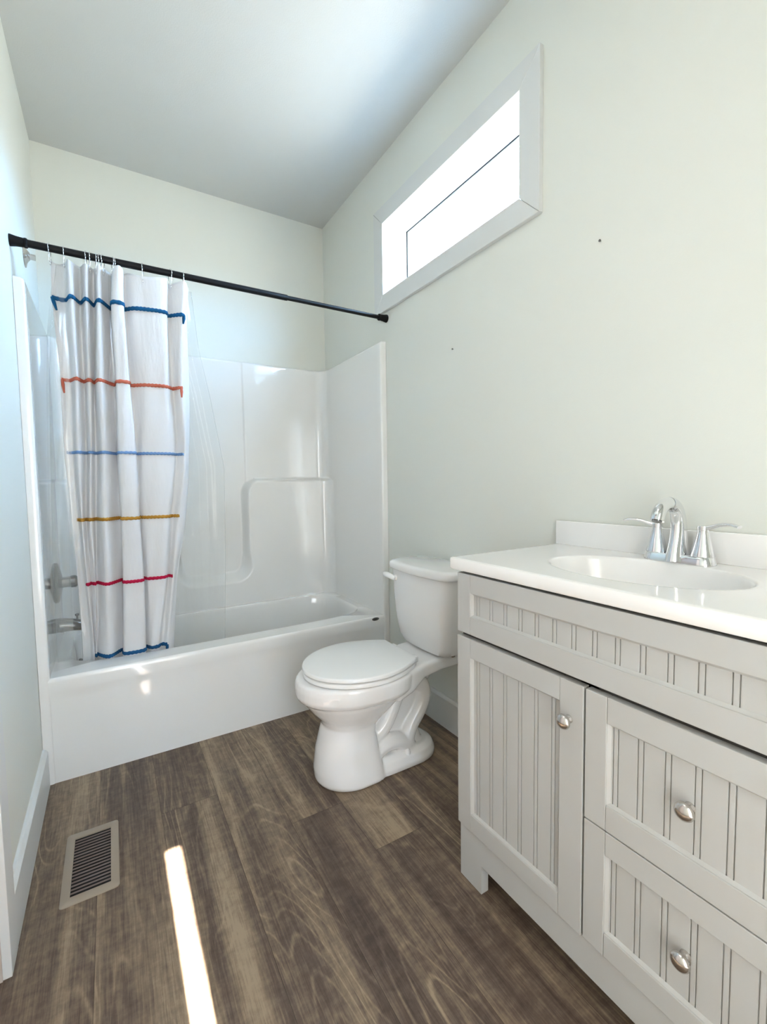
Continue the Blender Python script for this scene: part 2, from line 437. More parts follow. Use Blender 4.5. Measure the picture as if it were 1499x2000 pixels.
# -- surround: U-shaped plan path swept upwards, the back face carries the moulded ledges
XI0, XI1, YI = XL + FW, XR - FW, YB - 0.028
def surround():
    rc, rf = 0.07, 0.010
    path = []       # (x, y, nx, ny, outer x, outer y)
    e = 0.001
    path.append((XL + e, YT, XL + e, YT))
    for k in range(5):
        a = PI/2*k/4
        path.append((XI0 - rf + rf*math.sin(a), YT + rf - rf*math.cos(a), XL + e, YT + 0.012))
    for k in range(1, 22):
        y = YT + rf + (YI - rc - YT - rf)*k/21
        path.append((XI0, y, XL + e, y))
    for k in range(1, 13):
        a = PI/2*k/12
        path.append((XI0 + rc - rc*math.cos(a), YI - rc + rc*math.sin(a), XL + e, YB - e))
    nb = 380
    for k in range(1, nb):
        x = XI0 + rc + (XI1 - XI0 - 2*rc)*k/nb
        path.append((x, YI, x, YB - e))
    for k in range(0, 13):
        a = PI/2*k/12
        path.append((XI1 - rc + rc*math.sin(a), YI - rc + rc*math.cos(a), XR - e, YB - e))
    for k in range(1, 22):
        y = YI - rc + (YT + rf - YI + rc)*k/21
        path.append((XI1, y, XR - e, y))
    for k in range(1, 5):
        a = PI/2*k/4
        path.append((XI1 + rf - rf*math.cos(a), YT + rf - rf*math.sin(a), XR - e, YT + 0.012))
    path.append((XR - e, YT, XR - e, YT))
    def disp(x, z):
        """how far the back panel stands out into the tub"""
        u = abs(x - XM)
        # ledge outline: high shoulder (z 1.147) at the sides, U-shaped dip to z 0.56 in the middle
        zs, zb, ui, r, r2 = 1.147, 0.565, 0.186, 0.085, 0.075
        px_, pz_ = ui - u + r, z - zs + r
        db = min(max(px_, pz_), 0.0) + math.hypot(max(px_, 0.0), max(pz_, 0.0)) - r    # raised side block with a rounded shoulder
        da = z - zb                                                                     # raised lower band
        dd = max(r2, min(da, db)) - math.hypot(max(r2 - da, 0.0), max(r2 - db, 0.0))    # joined with a rounded inside corner
        wd = 0.032 + 0.030*smooth01((0.72 - z)/0.1)
        ledge = 0.078*(1 - smooth01((dd + wd*0.5)/wd))
        ledge *= smooth01((z - 0.385)/0.01)
        # shallow middle panel above the ledges
        up = 0.007*smooth01((u - 0.198)/0.009)*smooth01((z - 1.05)/0.12)
        ed = smooth01((ZS - z)/0.02)
        return max(ledge, up)
    zs = [0.001, 0.13, 0.26, 0.36] + [0.385 + (ZS - 0.012 - 0.385)*k/340 for k in range(341)]
    rings = []
    for z in zs:
        rings.append([(x, y - disp(x, z)*smooth01((y - (YI - 0.19))/0.15), z) for x, y, ox, oy in path])
    for q in (0.35, 0.7, 1.0):      # rounded top edge
        a = PI/2*q; rr = 0.012
        ring = []
        for x, y, ox, oy in path:
            y2 = y - disp(x, ZS)*smooth01((y - (YI - 0.19))/0.15)
            d = Vector((ox - x, oy - y2)); l = max(d.length, 1e-6); s = min(rr*(1 - math.cos(a)), l*0.8)
            ring.append((x + d.x/l*s, y2 + d.y/l*s, ZS - rr + rr*math.sin(a)))
        rings.append(ring)
    rings.append([(ox, oy, ZS) for x, y, ox, oy in path])
    bm = bmesh.new()
    loft(bm, rings, False, False, closed=False)
    return bm
link('surround', surround(), MT['acrylic'], tub, smooth=50)

def tub_mesh():
    bm = bmesh.new()
    x0, x1, y0, y1 = XI0 - 0.004, XI1 + 0.004, YT + 0.010, YB - 0.02
    cx, cy = (x0 + x1)/2, 2.412
    hx, hy = 0.685, 0.272
    N_ = 160
    def outer(a):
        dx, dy = math.cos(a), math.sin(a); ts = []
        if abs(dx) > 1e-9: ts += [((x1 if dx > 0 else x0) - cx)/dx]
        if abs(dy) > 1e-9: ts += [((y1 if dy > 0 else y0) - cy)/dy]
        tt = min(t_ for t_ in ts if t_ > 0); return cx + dx*tt, cy + dy*tt
    def sup(a, ax, ay, n, ox=0):
        c, s = math.cos(a), math.sin(a)
        r = (abs(c/ax)**n + abs(s/ay)**n)**(-1/n); return cx + ox + c*r, cy + s*r
    angs = [2*PI*k/N_ for k in range(N_)]
    for px, py in ((x0, y0), (x1, y0), (x1, y1), (x0, y1)):
        a = math.atan2(py - cy, px - cx) % (2*PI)
        i = min(range(N_), key=lambda q: abs((angs[q] - a + PI) % (2*PI) - PI)); angs[i] = a
    O = [outer(a) for a in angs]
    rings = [[(x, y, ZT) for x, y in O]]
    lv = [(1.0, 0.0, 5.5), (0.996, -0.001, 5.5), (0.985, -0.006, 5.4), (0.975, -0.018, 5.2), (0.965, -0.05, 5), (0.94, -0.14, 4.6), (0.91, -0.23, 4.2), (0.87, -0.29, 3.8), (0.80, -0.325, 3.6), (0.6, -0.335, 3.4), (0.3, -0.337, 3), (0.02, -0.338, 2)]
    for s, dz, n in lv:
        rings.append([(*sup(a, hx*s if s < .9 else hx - (1 - s)*hy, hy*s if s < .9 else hy - (1 - s)*hy, n), ZT + dz) for a in angs])
    loft(bm, rings, False, True)
    # apron in front, with the rolled rim above a slightly set back face
    prof = [(YT + 0.0055, 0.0), (YT + 0.0050, 0.310), (YT + 0.0042, 0.328), (YT + 0.0014, 0.345), (YT + 0.0004, 0.355), (YT, 0.388), (YT + 0.0015, 0.396), (YT + 0.005, 0.4012), (y0, ZT)]
    cols = []
    xs = [x0 - 0.002, x0 + 0.006, x0 + 0.014, x0 + 0.03] + [x0 + 0.06 + (x1 - x0 - 0.12)*k/20 for k in range(21)] + [x1 - 0.03, x1 - 0.014, x1 - 0.006, x1 + 0.002]
    loft(bm, [[(x, y, z) for y, z in prof] for x in xs], False, False, closed=False)
    return bm
link('tub', tub_mesh(), MT['acrylic'], tub, smooth=40)
# oval maker's badge on the apron
bm = bmesh.new()
bc = (1.178, YT, 0.391)
ov = lambda a, b, y: [(bc[0] + a*math.cos(2*PI*k/40), y, bc[2] + b*math.sin(2*PI*k/40)) for k in range(40)]
loft(bm, [ov(.021, .0085, YT + .001), ov(.021, .0085, YT - .0012), ov(.019, .0068, YT - .002)], True, True)
bdg = link('badge', bm, MT['steel'], tub); bdg['label'] = 'small oval metal badge'
bm = bmesh.new()
for sx in (-.006, 0, .006): box(bm, bc[0] + sx - .0022, bc[0] + sx + .0022, YT - .0026, YT - .0019, bc[2] - .003, bc[2] + .003)
link('badge_mark', bm, MT['badge_dark'], bdg, smooth=0)
# overflow plate on the valve end
bm = bmesh.new(); lathe(bm, [(0.0, -.004), (.036, -.004), (.038, .002), (.034, .010), (.012, .014), (0.001, .014)], (XI0 + 0.072, 2.425, 0.30), 'x', 32)
op = link('overflow_plate', bm, MT['steel'], tub); op['label'] = 'round chrome overflow plate'

# ---- shower fittings on the left end
xw = XI0
sv = thing('shower_valve', 'chrome round shower valve plate and handle on tub end wall, behind clear liner', 'faucet', (xw, 2.45, 0.69))
bm = bmesh.new(); lathe(bm, [(0.001, .0005), (.088, .0005), (.090, .004), (.084, .010), (.050, .018), (.032, .022), (0.001, .022)], (xw, 2.45, 0.690), 'x', 48)
link('escutcheon', bm, MT['steel'], sv)
bm = bmesh.new(); lathe(bm, [(0.001, .020), (.024, .020), (.024, .050), (.027, .054), (.027, .072), (.022, .078), (0.001, .078)], (xw, 2.45, 0.690), 'x', 32)
link('handle', bm, MT['steel'], sv)
ts = thing('tub_spout', 'chrome tub spout below the round shower valve, behind clear liner', 'faucet', (xw, 2.44, 0.50))
bm = bmesh.new()
pr = [(.0005, .030, .500), (.006, .033, .500), (.03, .030, .498), (.06, .027, .494), (.085, .024, .488), (.098, .018, .480), (.104, .008, .474)]
loft(bm, [[(xw + a, 2.44 + r*math.cos(2*PI*k/28), z + r*math.sin(2*PI*k/28)) for k in range(28)] for a, r, z in pr])
link('spout_body', bm, MT['steel'], ts)
bm = bmesh.new(); lathe(bm, [(.004, 0), (.004, .016), (.008, .018), (.008, .026), (.001, .028)], (xw + .07, 2.44, 0.516), 'z', 16)
link('diverter_knob', bm, MT['steel'], ts)
sa = thing('shower_pipe', 'grey shower arm stub with bell flange high on the left wall above surround', 'shower arm', (XL, 2.385, 2.066))
bm = bmesh.new(); lathe(bm, [(.001, .0005), (.046, .0005), (.045, .003), (.030, .007), (.020, .013), (.015, .018), (.001, .018)], (XL, 2.385, 2.066), 'x', 36)
link('flange', bm, MT['nickel'], sa)
bm = bmesh.new(); sweep(bm, [(XL + .012, 2.385, 2.066), (XL + .025, 2.385, 2.065), (XL + .037, 2.385, 2.064)], .0115, 20)
link('stub', bm, MT['nickel'], sa)

# ================================================================== CURTAIN ROD, HOOKS, CURTAIN, LINER
YR, ZR = 2.024, 1.964
rod = thing('curtain_rod', 'black metal tension rod spanning the room above the tub', 'curtain rod', (XM, YR, ZR))
bm = bmesh.new(); lathe(bm, [(.001, .03), (.0128, .03), (.0128, .985), (.0118, .989), (.001, .989)], (XL, YR, ZR), 'x', 28)
link('outer_tube', bm, MT['black'], rod)
bm = bmesh.new(); lathe(bm, [(.001, .980), (.0102, .980), (.0102, XR - XL - .03), (.001, XR - XL - .03)], (XL, YR, ZR), 'x', 28)
link('inner_tube', bm, MT['black'], rod)
for side in (0, 1):
    bm = bmesh.new()
    pr = [(.001, .0005), (.0195, .0005), (.0195, .004), (.0165, .020), (.0150, .040), (.0165, .042), (.0165, .048), (.0140, .051), (.001, .051)]
    lathe(bm, [(r, h if side == 0 else -h) for r, h in pr], (XL if side == 0 else XR, YR, ZR), 'x', 28)
    link('end_cap', bm, MT['rubber'], rod)

# curtain surface: columns of photo positions on a sloping sheet, pushed in and out into folds
ROW_Z = [1.945, 1.80, 1.52, 1.25, 0.99, 0.72, 0.415]
def ysheet(z): return 2.030 + max(0.0, (1.95 - z))/1.55*0.15
COLS = [  # px at each row, depth at top, depth at bottom
    ('L',  (97, 101, 117, 125, 140, 152, 162), .016, .020),
    ('v1', (125, 127, 136, 140, 152, 166, 178), .022, .022),
    ('r1', (135, 140, 150, 154, 160, 172, 184), -.016, .006),
    ('v2', (155, 156, 163, 168, 167, 178, 186), .026, .016),
    ('r2', (168, 169, 175, 178, 178, 186, 189), -.014, .006),
    ('v3', (183, 183, 184, 188, 188, 190, 191), .026, .018),
    ('r3', (193, 194, 195, 204, 206, 211, 213), -.018, -.022),
    ('v4', (216, 217, 224, 228, 236, 240, 240), .032, .020),
    ('rL', (222, 219, 229, 233, 239, 243, 244), -.020, -.020),
    ('rR', (238, 240, 251, 262, 269, 277, 281), -.020, -.022),
    ('v5', (243, 244, 256, 267, 274, 281, 285), .018, .012),
    ('pA', (262, 268, 284, 284, 287, 292, 295), -.004, -.008),
    ('pB', (322, 320, 322, 332, 325, 318, 308), -.012, -.010),
    ('v6', (329, 330, 338, 346, 338, 330, 316), .014, .006),
    ('r6', (357, 354, 353, 359, 351, 338, 328), -.014, -.006),
    ('R',  (369, 366, 371, 370, 364, 348, 341), .014, .012),
]
def interp_row(vals, z):
    zs = ROW_Z
    if z >= zs[0]: i, t_ = 0, 0.0
    elif z <= zs[-1]: i, t_ = len(zs) - 2, 1.0
    else:
        i = next(k for k in range(len(zs) - 1) if zs[k] >= z >= zs[k+1]); t_ = (zs[i] - z)/(zs[i] - zs[i+1])
    p = [vals[max(0, i-1)], vals[i], vals[i+1], vals[min(len(vals)-1, i+2)]]
    a, b, c, d = p
    return 0.5*((2*b) + (-a+c)*t_ + (2*a-5*b+4*c-d)*t_*t_ + (-a+3*b-3*c+d)*t_**3)
def px_to_x(px, z):
    """x of the point of the sheet at height z seen in photo column px"""
    lo, hi = 300.0, 1400.0
    y = ysheet(z)
    for _ in range(40):
        v = (lo + hi)/2; d = ray(px, v); t_ = y/d.y
        if CAM_H + d.z*t_ > z: lo = v
        else: hi = v
    d = ray(px, v); return d.x*y/d.y
def curtain_row(z):
    pts = []
    q = (1.945 - z)/1.53; q = max(0, min(1, q))
    for nm, pxs, d0, d1 in COLS:
        off = (d0*(1 - q) + d1*q)*1.5
        pts.append((px_to_x(interp_row(pxs, z), z), ysheet(z) + off))
    return catmull(pts, 8)
ZTOP = 1.940
nz = 120
rows = []
for k in range(nz + 1):
    z = ZTOP - (ZTOP - 0.350)*k/nz
    row = curtain_row(z)
    # gathered below each braid: the cloth bellies out between the bands
    bel = 0.0
    for a, b in zip((1.80, 1.52, 1.25, 0.99, 0.72), (1.52, 1.25, 0.99, 0.72, 0.415)):
        if a >= z >= b: bel = math.sin(PI*(a - z)/(a - b))
    n_ = len(row)
    dip = 0.018*max(0.0, (z - 1.84)/0.10)
    rr = []
    for i, (x, y) in enumerate(row):
        u = i/(n_-1)
        wob = 0.0022*math.sin(u*61 + z*7) + 0.0015*math.sin(u*113 - z*11)
        zz = z - dip*0.5*(1 + math.sin(u*52))*0.6
        rr.append((x, y - 0.006*bel + wob, zz))
    rows.append(rr)
bm = bmesh.new(); loft(bm, rows, False, False, closed=False)
cur = thing('shower_curtain', 'white cotton shower curtain with coloured braid bands gathered at the left of the rod', 'shower curtain', (0.08, 2.05, 1.94))
cl = link('cloth', bm, MT['cloth'], cur, smooth=80)
sol = cl.modifiers.new('thickness', 'SOLIDIFY'); sol.thickness = 0.0012

def band(key, label, z, h, u0, u1, tails=()):
    row = curtain_row(z); n_ = len(row)
    i0, i1 = int(u0*(n_-1)), int(u1*(n_-1))
    seq = row[i0:i1+1]
    # resample to a fine step so that the plait reads
    pts = []
    for (x0, y0), (x1, y1) in zip(seq, seq[1:]):
        l = math.hypot(x1-x0, y1-y0); m_ = max(1, int(l/0.003))
        for q in range(m_):
            pts.append((x0+(x1-x0)*q/m_, y0+(y1-y0)*q/m_))
    pts.append(seq[-1])
    bm = bmesh.new(); rings = []
    for i, (x, y) in enumerate(pts):
        a = pts[max(0, i-1)]; b = pts[min(len(pts)-1, i+1)]
        tx, ty = b[0]-a[0], b[1]-a[1]; l = math.hypot(tx, ty) or 1; nx, ny = -ty/l, tx/l
        k_ = 0.91 + 0.09*math.cos(i*PI*0.5)
        dz = 0.0006*math.sin(i*PI*0.5)
        rings.append([(x + nx*0.0050*math.cos(t_), y - 0.003 + ny*0.0050*math.cos(t_), z + dz + h*k_*math.sin(t_)) for t_ in [2*PI*j/10 for j in range(10)]])
    loft(bm, rings)
    for u, dx, ln in tails:
        x, y = row[int(u*(n_-1))]
        sweep(bm, [(x, y - .005, z), (x + dx*.4, y - .009, z - ln*.4), (x + dx, y - .006, z - ln)], [h*.6, h*.75, h*.35], 8, up=(0, 1, 0))
    o = link('braid_band', bm, MT['band_' + key], cur, smooth=60); o['label'] = label
    return o
band('teal', 'dark blue braid band', 1.808, .0085, 0.0, 0.955, ((0.005, .012, .045), (0.95, -.004, .035)))
band('orange', 'orange red braid band', 1.520, .0075, 0.01, 0.945, ((0.02, .004, .05), (0.94, 0, .04)))
band('sky', 'pale blue braid band', 1.248, .0065, 0.03, 0.93)
band('gold', 'mustard gold braid band', 0.985, .0075, 0.055, 0.93)
band('red', 'crimson braid band', 0.722, .0075, 0.115, 0.93)
band('navy', 'steel blue braid band', 0.415, .0085, 0.24, 0.93, ((0.925, -.003, .03),))

HX = [-.146, -.105, -.038, -.027, -.007, .006, .016, .046, .057, .147, .244, .293]
ordinal = ['first', 'second', 'third', 'fourth', 'fifth', 'sixth', 'seventh', 'eighth', 'ninth', 'tenth', 'eleventh', 'twelfth']
rndh = random.Random(3)
h0 = None
for i, x in enumerate(HX):
    if h0 is None:
        bm = bmesh.new()
        pts = []
        for k in range(15):       # loop over the rod, closing at an eyelet below
            a = PI*(-0.22 + 1.44*k/14); pts.append((0, 0.0165*math.cos(a), 0.0165*math.sin(a)))
        pts = [(0.002, 0.004, -.052), (0.001, .010, -.046), (0, .0125, -.030)] + pts + [(0, -.0118, -.030), (-.001, -.008, -.044), (-.002, -.001, -.052)]
        sweep(bm, catmull(pts, 3), .0011, 8, up=(1, 0, 0))
        sweep(bm, [(0, .006*math.cos(t_), -.052 + .006*math.sin(t_)) for t_ in [2*PI*k/12 for k in range(13)]], .0013, 8, up=(1, 0, 0))
        o = h0 = link('curtain_hook', bm, MT['chrome'], smooth=60)
    else:
        o = h0.copy(); COL.objects.link(o)
    o.location = (x, YR, ZR); o.rotation_euler = (0, 0, rndh.uniform(-.35, .35))
    side = 'wire curtain hook on the black rod, ' + ordinal[i] + ' of twelve from its left end' if 0 < i < 11 else ('leftmost wire curtain hook on the black rod, at the curtain edge' if i == 0 else 'rightmost wire curtain hook on the black rod, at the curtain edge')
    tag(o, side, 'curtain hook', 'curtain hooks on the rod')

# clear liner behind the curtain: thin vinyl with soft folds, tucked into the tub
def px_row(px, z, y):
    lo, hi = 300.0, 1400.0
    for _ in range(40):
        v = (lo + hi)/2; d = ray(px, v); t_ = y/d.y
        if CAM_H + d.z*t_ > z: lo = v
        else: hi = v
    return d.x*y/d.y
def liner_row(z):
    y = 2.064 + max(0.0, 1.95 - z)/1.55*0.155
    zs = [1.93, 1.7, 1.5, 1.2, 0.8, 0.35]
    lp = [104, 92, 90, 92, 96, 108]; rp = [373, 388, 411, 438, 441, 440]
    def f(v):
        if z >= zs[0]: return v[0]
        for k in range(5):
            if zs[k] >= z >= zs[k+1]:
                t_ = (zs[k]-z)/(zs[k]-zs[k+1]); return v[k]*(1-t_) + v[k+1]*t_
        return v[-1]
    xa, xb = px_row(f(lp), z, y), px_row(f(rp), z, y)
    out = []
    for k in range(121):
        u = k/120
        off = 0.012*math.sin(u*2*PI*5 + 0.6) + 0.005*math.sin(u*2*PI*13 + z*2)
        if u > 0.72: off *= (1 - u)/0.28*0.75 + 0.25
        back = 0.075*math.sin(u*2*PI*8)*smooth01((0.42 - u)/0.15)*smooth01(u/0.05)
        out.append((xa + (xb - xa)*(u + back), y + off, z))
    return out
bm = bmesh.new(); loft(bm, [liner_row(1.925 - (1.925 - .35)*k/70) for k in range(71)], False, False, closed=False)
# sealed hem down the loose edge
hem = [liner_row(1.925 - (1.925 - .36)*k/40)[-1] for k in range(41)]
sweep(bm, hem, .0009, 6, up=(0, 1, 0))
ln_ = link('shower_liner', bm, MT['liner'], smooth=80)
tag(ln_, 'clear vinyl shower liner hanging behind the white curtain into the tub', 'shower liner')

# ================================================================== TOILET
TY = 1.505
toi = thing('toilet', 'white two-piece toilet with closed seat standing between tub and vanity', 'toilet', (0.9, TY, 0))
def egg(xf, xb, hw, z, n=48, xm=None, back=2.6, front=2.0):
    """egg outline: rounded nose at xf, squarer back at xb, half width hw"""
    xm = xm if xm is not None else xf + (xb - xf)*0.55
    pts = []
    for k in range(n):
        a = 2*PI*k/n; c, s = math.cos(a), math.sin(a)
        ex = front if c < 0 else back
        px_ = math.copysign(abs(c)**(2/ex), c); py = math.copysign(abs(s)**(2/ex), s)
        x = xm + (px_*(xm - xf) if c < 0 else px_*(xb - xm))
        pts.append((x, TY + hw*py, z))
    return pts
def toilet_bowl():
    bm = bmesh.new()
    # pedestal and bowl
    loft(bm, [egg(.616, .86, .120, 0.001, back=5), egg(.606, .855, .124, .014, back=5), egg(.603, .845, .122, .05, back=5), egg(.612, .83, .113, .12, back=5),
              egg(.630, .82, .105, .185, back=5), egg(.640, .825, .104, .215, back=4.5), egg(.628, .86, .114, .24, back=3.5), egg(.598, .90, .138, .275, back=3),
              egg(.572, .94, .158, .31, back=2.8), egg(.560, .97, .166, .332, back=2.7)])
    # rim band
    loft(bm, [egg(.562, .97, .164, .322), egg(.548, .985, .176, .332), egg(.541, .995, .183, .345), egg(.541, .995, .186, .375), egg(.545, .995, .186, .394), egg(.552, .99, .181, .401)])
    # deck under the tank
    def slab(x, hw, z0, z1):
        q = rrect(-hw, hw, z0, z1, 0.018, 5)
        return [(x, TY + a, b) for a, b in q]
    loft(bm, [slab(.88, .160, .30, .402), slab(.95, .148, .315, .404), slab(1.02, .125, .345, .406), slab(1.10, .125, .358, .412), slab(1.18, .128, .362, .414), slab(1.225, .125, .365, .414)])
    # foot plate
    loft(bm, [egg(.70, 1.125, .112, 0.001, xm=1.0, back=2.2, front=4), egg(.70, 1.125, .114, .022, xm=1.0, back=2.2, front=4), egg(.70, 1.115, .104, .045, xm=1.0, back=2.2, front=4), egg(.70, 1.09, .08, .062, xm=1.0, back=2.2, front=4)])
    # core web between the trapway flanks
    loft(bm, [[(x, TY + a, z) for x, a in rrect(.80, xb, -.052, .052, .03, 5)] for z, xb in ((.03, 1.07), (.12, 1.045), (.22, 1.06), (.30, 1.10), (.38, 1.16))])
    # trapway: rises from the bowl, bends over and drops to the foot
    tr = catmull([(.82, .135), (.86, .165), (.895, .215), (.925, .275), (.965, .318), (1.015, .322), (1.052, .285), (1.055, .235), (1.03, .185), (.995, .14), (.975, .09), (.985, .045)], 5)
    for sy in (-1, 1):
        sweep(bm, [(x, TY + sy*.050, z) for x, z in tr], [(.034, .036)]*len(tr), 16, up=(0, 1, 0))
    # low swelling near the foot bolts
    for sy in (-1, 1):
        sweep(bm, catmull([(.80, TY + sy*.06, .07), (.86, TY + sy*.066, .105), (.92, TY + sy*.062, .10), (.97, TY + sy*.055, .07)], 5), [.035]*16, 12)
    me = bpy.data.meshes.new('tmp'); bm.to_mesh(me); bm.free()
    o = bpy.data.objects.new('tmp', me); COL.objects.link(o)
    r = o.modifiers.new('r', 'REMESH'); r.mode = 'VOXEL'; r.voxel_size = 0.0042
    s = o.modifiers.new('s', 'SMOOTH'); s.iterations = 5; s.factor = 0.5
    bpy.context.view_layer.update()
    ev = o.evaluated_get(bpy.context.evaluated_depsgraph_get())
    out = bmesh.new(); out.from_mesh(ev.to_mesh()); ev.to_mesh_clear()
    bpy.data.objects.remove(o); bpy.data.meshes.remove(me)
    zmin = min(v.co.z for v in out.verts)
    for v in out.verts:
        if v.co.z < 0.012: v.co.z = max(0.0, (v.co.z - zmin)*0.012/(0.012 - zmin))
    return out
link('bowl', toilet_bowl(), MT['ceramic'], toi, smooth=180)
for sy in (-1, 1):
    bm = bmesh.new(); lathe(bm, [(.0135, -.012), (.0135, .006), (.011, .014), (.006, .018), (.001, .019)], (.955, TY + sy*.088, .048), 'z', 20)
    link('bolt_cap', bm, MT['ceramic'], toi)
# tank: front and sides taper towards the bottom
def tank_ring(z, xf, hw, r, bow):
    pts = []
    for a, b in rrect(xf, 1.252, TY - hw, TY + hw, r, 8):
        if a < xf + r*1.01: a -= bow*(1 - ((b - TY)/hw)**2)
        pts.append((a, b, z))
    return pts
def dense_tank_ring(z, xf, hw, r, bow):
    q = tank_ring(z, xf, hw, r, 0); out = []
    for i, p in enumerate(q):
        n = q[(i+1) % len(q)]
        out.append(p)
        if (Vector(n) - Vector(p)).length > .05:
            for k in range(1, 10): out.append(tuple(Vector(p).lerp(Vector(n), k/10)))
    return [(a - bow*max(0, 1 - ((b - TY)/hw)**2)*max(0, min(1, (1.20 - a)/.1)), b, c) for a, b, c in out]
bm = bmesh.new()
loft(bm, [dense_tank_ring(.417, 1.112, .135, .03, .012), dense_tank_ring(.421, 1.094, .152, .035, .016), dense_tank_ring(.45, 1.082, .166, .035, .018), dense_tank_ring(.52, 1.074, .178, .035, .02),
          dense_tank_ring(.60, 1.070, .188, .035, .02), dense_tank_ring(.68, 1.068, .195, .035, .02), dense_tank_ring(.735, 1.067, .198, .035, .02)])
link('tank', bm, MT['ceramic'], toi, smooth=50)
bm = bmesh.new()
L_ = lambda z, g: dense_tank_ring(z, 1.058 + g, .214 - g, .04, .024)
loft(bm, [L_(.7345, .008), L_(.736, .003), L_(.741, 0), L_(.758, 0), L_(.765, .003), L_(.7695, .010), L_(.771, .022)])
link('tank_lid', bm, MT['ceramic'], toi, smooth=50)
# seat ring and lid
def d_outline(z, g=0.0, xf=.572, xb=.985, hw=.188):
    pts = []; xm = .80
    a_, b_ = xm - xf - g, hw - g
    for k in range(41):
        a = PI/2 + PI*k/40
        pts.append((xm + a_*math.cos(a), TY + b_*math.sin(a), z))
    bw = .118 - g
    for k in range(1, 9):
        t_ = k/8; pts.append((xm + (xb - g - xm)*t_, TY - (b_ + (bw - b_)*t_**1.8), z))
    for k in range(0, 8):
        t_ = 1 - k/8; pts.append((xm + (xb - g - xm)*t_, TY + (b_ + (bw - b_)*t_**1.8), z))
    return pts
def ring_mesh(z0, z1, hole, shrink=0.0, e=.004):
    bm = bmesh.new()
    rs = [d_outline(z0, shrink + e), d_outline(z0 + e*.7, shrink), d_outline(z1 - e, shrink), d_outline(z1 - e*.3, shrink + e*.4), d_outline(z1, shrink + e*1.2)]
    if hole:
        ins = lambda z: [(.79 + (p[0] - .79)*.62, TY + (p[1] - TY)*.58, z) for p in d_outline(z)]
        rs = rs + [ins(z1), ins(z0)]
        vr = loft(bm, rs, False, False)
        n = len(vr[0])
        for i in range(n): bm.faces.new((vr[-1][i], vr[-1][(i+1) % n], vr[0][(i+1) % n], vr[0][i]))
    else: loft(bm, rs)
    return bm
link('seat', ring_mesh(.4025, .4195, True, 0.002), MT['seat'], toi, smooth=50)
lidbm = ring_mesh(.4235, .4400, False)
link('seat_lid', lidbm, MT['seat'], toi, smooth=50)
for sy in (-1, 1):
    bm = bmesh.new(); box(bm, .975, 1.012, TY + sy*.075 - .016, TY + sy*.075 + .016, .4045, .428, .005, 3)
    lathe(bm, [(.001, -.018), (.009, -.018), (.009, .018), (.001, .018)], (.985, TY + sy*.075, .424), 'y', 20)
    link('seat_hinge', bm, MT['seat'], toi)
for sy in (-1, 1):      # tank bolts showing under the tank
    bm = bmesh.new(); lathe(bm, [(.001, -.006), (.010, -.006), (.010, .004), (.001, .004)], (1.150, TY + sy*.134, .4165), 'z', 6)
    link('tank_bolt', bm, MT['steel'], toi, smooth=20)
# flush lever, upper far corner of the tank front
bm = bmesh.new()
lathe(bm, [(.001, .006), (.013, .006), (.014, -.004), (.012, -.014), (.001, -.016)], (1.062, TY + .140, .698), 'x', 24)
pts = catmull([(1.049, TY + .136, .695), (1.040, TY + .155, .703), (1.036, TY + .180, .707), (1.036, TY + .206, .706)], 6)
sweep(bm, pts, [(.006 + .006*math.sin(PI*min(1, k/len(pts)*1.05)), .009 + .004*math.sin(PI*k/len(pts))) for k in range(len(pts))], 14)
link('flush_lever', bm, MT['ceramic'], toi, smooth=60)

# ================================================================== VANITY
VY0, VY1 = 0.172, 0.9325
XD = 0.800          # face of door and drawers
ZCB = 0.873
van = thing('vanity_cabinet', 'grey beadboard bathroom vanity cabinet with one door and two drawers', 'cabinet', (1.03, 0.552, 0))
XFF = XD + 0.0195   # face frame plane
bm = bmesh.new()
t = 0.016
box(bm, XFF, XR - .003, VY1 - .002 - t, VY1 - .002, 0, ZCB - .0005, .001)       # far side
box(bm, XFF, XR - .003, VY0, VY0 + t, 0, ZCB - .0005, .001)                     # near side
box(bm, XFF + .06, XR - .003, VY0 + t, VY1 - .018, .10, .116)                    # bottom
box(bm, XR - .012, XR - .003, VY0 + t, VY1 - .018, .10, ZCB - .0005)             # back
link('carcass', bm, MT['cabinet'], van, smooth=0)
bm = bmesh.new()
def ff(y0, y1, z0, z1): box(bm, XFF - .0005, XFF + .0185, y0, y1, z0, z1)
ff(VY1 - .045, VY1 - .002, .16, ZCB - .001); ff(VY0, VY0 + .045, .16, ZCB - .001); ff(.525, .565, .16, ZCB - .001)
ff(VY0 + .045, VY1 - .045, .845, ZCB - .001); ff(VY0 + .045, VY1 - .045, .68, .725); ff(VY0 + .045, .525, .40, .445)
link('face_frame', bm, MT['inside'], van, smooth=0)
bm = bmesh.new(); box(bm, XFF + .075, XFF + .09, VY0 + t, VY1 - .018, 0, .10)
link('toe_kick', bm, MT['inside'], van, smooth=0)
# apron with legs
bm = bmesh.new()
XA = XD + .0065
prof = [(VY1 - .002, 0), (VY1 - .002, .1565), (VY0, .1565), (VY0, 0), (VY0 + .08, 0), (VY0 + .08, .079), (.848, .079), (.848, 0)]
loft(bm, [[(XA, y, z) for y, z in prof], [(XFF + .012, y, z) for y, z in prof]], True, True)
link('apron', bm, MT['cabinet'], van, smooth=0)

